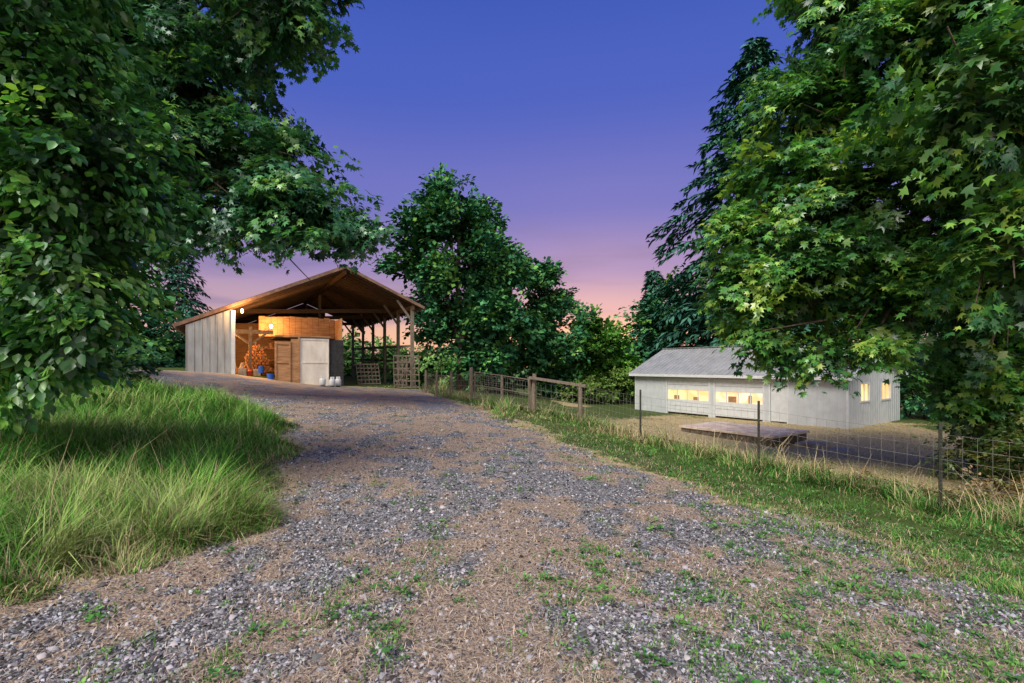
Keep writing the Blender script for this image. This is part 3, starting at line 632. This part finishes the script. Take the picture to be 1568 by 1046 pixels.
def lampobj(s,v,z,p,rad=.06):
    bm=MB(); bm.tube([(s,v,z+.1),(s,v,z+.07),(s,v,z),(s,v,z-.07),(s,v,z-.1)],[.02,rad*.8,rad,rad*.8,.02],12); bm.obj('bulb',bulb,pb,smooth=True)
    l=bpy.data.lights.new('lamp','POINT'); l.energy=p; l.color=(1,.50,.16); l.shadow_soft_size=.12
    o=bpy.data.objects.new('barn_lamp',l); COL.objects.link(o); o.parent=pb; o.location=(s,v-.16,z)
lampobj(4.15,1.95,3.72,220,.09)
lampobj(2.75,-.2,4.25,190,.06)
lampobj(2.2,1.4,2.9,320,.04)
def lattice(loc,w,h,rz,tilt):
    t=empty('wooden_lattice_gate',loc,rz); t.rotation_euler=(tilt,0,rz); q=MB()
    for x in np.linspace(0,w,7): q.box(x-.02,x+.02,-.012,.012,0,h)
    for z in np.linspace(.05,h-.05,6): q.box(-.03,w+.03,.013,.033,z-.035,z+.035)
    q.beam((0,-.03,.05),(w,-.03,h-.05),.06,.02); q.obj('slats',wood,t)
x,y=wl(10.2,-.1); lattice((x,y,h1(x,y)),1.4,1.9,.35,-.15)
x,y=wl(8.6,1.5); lattice((x,y,h1(x,y)),1.3,1.3,.6,-.35)
x,y=wl(11.0,2.5); lattice((x,y,h1(x,y)),1.5,1.6,-.9,-.12)

# ---------------------------------------------------------------- fences
wf=empty('wire_fence')
TP=[(3.4,12.8),(5.0,9.8),(6.56,7.4),(8.4,4.9),(10.5,2.5)]
b=MB()
for x,y in TP[:]:
    z=h1(x,y)
    b.box(x-.025,x+.025,y-.004,y+.004,z-.3,z+1.36); b.box(x-.004,x+.004,y+.004,y+.035,z-.3,z+1.36)
    for k in range(20): b.box(x-.012,x+.012,y-.012,y-.0045,z+.1+k*.06,z+.12+k*.06)
b.obj('t_posts',rust,wf)
def wires(bld,a,bp,zt=1.18,nh=8,step=.16,r=.0032,sag=.02):
    n=max(2,int(math.hypot(bp[0]-a[0],bp[1]-a[1])/.8)); P=[(a[0]+(bp[0]-a[0])*i/n,a[1]+(bp[1]-a[1])*i/n) for i in range(n+1)]
    hs=[h1(*p) for p in P]
    za,zb=hs[0],hs[-1]; base=[max(hs[i],za+(zb-za)*i/n)-.0 for i in range(n+1)]
    for k in range(nh):
        hz=.06+(zt-.06)*(k/(nh-1))**1.25
        bld.tube([(P[i][0],P[i][1],base[i]+hz-sag*math.sin(math.pi*i/n)) for i in range(n+1)],r,3,False)
    D=math.hypot(bp[0]-a[0],bp[1]-a[1]); m=int(D/step)
    for i in range(m):
        t=(i+.5)/m; x=a[0]+(bp[0]-a[0])*t;y=a[1]+(bp[1]-a[1])*t; f=t*n;j=min(int(f),n-1); z=base[j]*(1-f+j)+base[j+1]*(f-j)-sag*math.sin(math.pi*t)
        bld.tube([(x,y,z+.06),(x+random.uniform(-.01,.01),y,z+zt)],r*.7,3,False)
b=MB(); chain=[(2.2,15.5)]+TP
for i in range(len(chain)-1): wires(b,chain[i],chain[i+1])
b.obj('woven_wire',steel,wf)
wd=empty('wooden_post_fence')
b=MB(); WP=[(2.2,15.5,1.25,.07),(.75,16.7,1.35,.08),(.62,16.9,1.2,.06),(-.35,17.8,1.15,.055),(-1.6,19,1.3,.08),(-2.6,20.8,1.2,.06),(-3.6,23.2,1.2,.06),(-4.6,25.8,1.2,.07)]
for x,y,hh,r_ in WP:
    z=h1(x,y); b.tube([(x,y,z-.2),(x+random.uniform(-.02,.02),y,z+hh*.5),(x+random.uniform(-.04,.04),y,z+hh)],[r_*1.1,r_,r_*.92],9)
b.beam((.6,16.6,h1(.75,16.7)+1.22),(2.35,15.35,h1(2.2,15.5)+1.15),.07,.09)
b.obj('posts_and_rails',wood,wd)
b=MB()
for i in range(3,len(WP)-1): wires(b,WP[i][:2],WP[i+1][:2],1.05,6,.2,.005)
wires(b,(.75,16.7),(2.2,15.5),1.05,6,.2,.005)
b.obj('wire_mesh',steel,wd)
gt=empty('wire_gate'); b=MB(); A=(-1.45,18.85);Bq=(-.4,17.85);C=(.6,16.85)
for p,q in ((A,Bq),(Bq,C)):
    z0=h1(*p)+.12;z1=h1(*q)+.12
    for dz in (0,.5,1.0): b.tube([(p[0],p[1],z0+dz),(q[0],q[1],z1+dz)],.018,8)
    for pp,zz in ((p,z0),(q,z1)): b.tube([(pp[0],pp[1],zz),(pp[0],pp[1],zz+1.0)],.018,8)
b.obj('pipe_frame',wood,gt)
b=MB(); wires(b,A,C,1.05,8,.12,.0045,0); b.obj('gate_mesh',steel,gt)

# ---------------------------------------------------------------- old slab by the fence
cs=empty('concrete_slab')
A=(6.8,19.7);Bp=(9.0,16.6);C=(11.15,18.1);D=(8.95,21.2)
b=MB(); b.prism([(*A,-.90),(*Bp,-.90),(*C,-.90),(*D,-.90)],(0,0,.09)); b.obj('slab',simple('slab_top',(.75,.62,.52),(.42,.32,.26),.95,2.5,bump=.5),cs,bevel=.015)
b=MB()
def inset(p,f=.04): c=(8.97,18.9); return (p[0]+(c[0]-p[0])*f,p[1]+(c[1]-p[1])*f)
b.prism([(*inset(p),-1.7) for p in (A,Bp,C,D)],(0,0,.799)); b.obj('foundation',simple('dark_foundation',(.16,.13,.10),(.05,.04,.03),.95,4,bump=.6),cs)
b=MB(); b.prism([(10.05,17.2,-1.5),(10.6,16.6,-1.5),(11.3,17.2,-1.5),(10.8,17.8,-1.5)],(0,0,.38)); b.prism([(10.65,16.5,-1.5),(11.1,16.0,-1.5),(11.7,16.5,-1.5),(11.35,17.1,-1.5)],(0,0,.25)); b.obj('steps',conc,cs,bevel=.01)

# ---------------------------------------------------------------- world, added skylight fill lamp
w=bpy.data.worlds.new('World'); scene.world=w; w.use_nodes=True; nt=w.node_tree; N=nt.nodes; L=nt.links
bg=N['Background']; bg.inputs['Strength'].default_value=1
tc=N.new('ShaderNodeTexCoord'); sx=N.new('ShaderNodeSeparateXYZ'); L.new(tc.outputs['Generated'],sx.inputs[0])
rp=N.new('ShaderNodeValToRGB'); cr=rp.color_ramp; cr.interpolation='EASE'
st=[(0,(.90,.48,.24)),(.06,(.80,.46,.35)),(.12,(.50,.32,.44)),(.20,(.29,.215,.49)),(.32,(.14,.15,.52)),(.5,(.055,.105,.51)),(.7,(.025,.075,.43)),(1,(.02,.06,.38))]
cr.elements[0].position=st[0][0]; cr.elements[0].color=(*st[0][1],1); cr.elements[1].position=1; cr.elements[1].color=(*st[-1][1],1)
for p,c in st[1:-1]: e=cr.elements.new(p); e.color=(*c,1)
L.new(sx.outputs['Z'],rp.inputs[0])
sky=N.new('ShaderNodeTexSky'); sky.sky_type='NISHITA'; sky.sun_disc=False; sky.sun_elevation=math.radians(2); sky.sun_rotation=math.radians(10)
no=N.new('ShaderNodeTexNoise'); mp=N.new('ShaderNodeMapping'); mp.inputs['Scale'].default_value=(1.5,1.5,9); L.new(tc.outputs['Generated'],mp.inputs[0]); L.new(mp.outputs[0],no.inputs['Vector']); no.inputs['Scale'].default_value=2.2; no.inputs['Detail'].default_value=4
cl=N.new('ShaderNodeMapRange'); cl.inputs[1].default_value=.48; cl.inputs[2].default_value=.66; L.new(no.outputs[0],cl.inputs[0])
lo=N.new('ShaderNodeMapRange'); lo.inputs[1].default_value=.32; lo.inputs[2].default_value=.15; L.new(sx.outputs['Z'],lo.inputs[0])
mm=N.new('ShaderNodeMath'); mm.operation='MULTIPLY'; L.new(cl.outputs[0],mm.inputs[0]); L.new(lo.outputs[0],mm.inputs[1])
m2=N.new('ShaderNodeMath'); m2.operation='MULTIPLY'; m2.inputs[1].default_value=.6; L.new(mm.outputs[0],m2.inputs[0])
mx=N.new('ShaderNodeMix'); mx.data_type='RGBA'; L.new(m2.outputs[0],mx.inputs[0]); L.new(rp.outputs[0],mx.inputs[6]); mx.inputs[7].default_value=(.17,.14,.33,1)
ad=N.new('ShaderNodeMix'); ad.data_type='RGBA'; ad.blend_type='ADD'; ad.inputs[0].default_value=.02; L.new(mx.outputs[2],ad.inputs[6]); L.new(sky.outputs[0],ad.inputs[7])
fill_fac=N.new('ShaderNodeMapRange'); fill_fac.interpolation_type='SMOOTHSTEP'; fill_fac.inputs[1].default_value=-.05; fill_fac.inputs[2].default_value=-.75; L.new(sx.outputs['Y'],fill_fac.inputs[0])
fill_mix=N.new('ShaderNodeMix'); fill_mix.data_type='RGBA'; L.new(fill_fac.outputs[0],fill_mix.inputs[0]); L.new(ad.outputs[2],fill_mix.inputs[6]); fill_mix.inputs[7].default_value=(1.15,1.07,1.0,1)  # sky out of view behind camera brightened, added as fill light
L.new(fill_mix.outputs[2],bg.inputs['Color'])
try: w.cycles.sampling_method='MANUAL'; w.cycles.sample_map_resolution=256
except: pass
l=bpy.data.lights.new('skylight_fill','SUN'); l.energy=4.3; l.angle=math.radians(28); l.color=(1,.93,.80)  # added wide soft lamp from behind camera, standing in for dusk skylight
o=bpy.data.objects.new('skylight_fill',l); COL.objects.link(o)
dirv=Vector((.34,.60,-.72)); o.rotation_euler=dirv.to_track_quat('-Z','Y').to_euler()

cam=bpy.data.cameras.new('camera'); co=bpy.data.objects.new('camera',cam); COL.objects.link(co)
cam.lens=17; cam.sensor_width=36; cam.clip_end=3000; cam.clip_start=.05; cam.shift_y=.024
co.location=(0,0,1.6); co.rotation_euler=(math.radians(90),0,0)
scene.camera=co
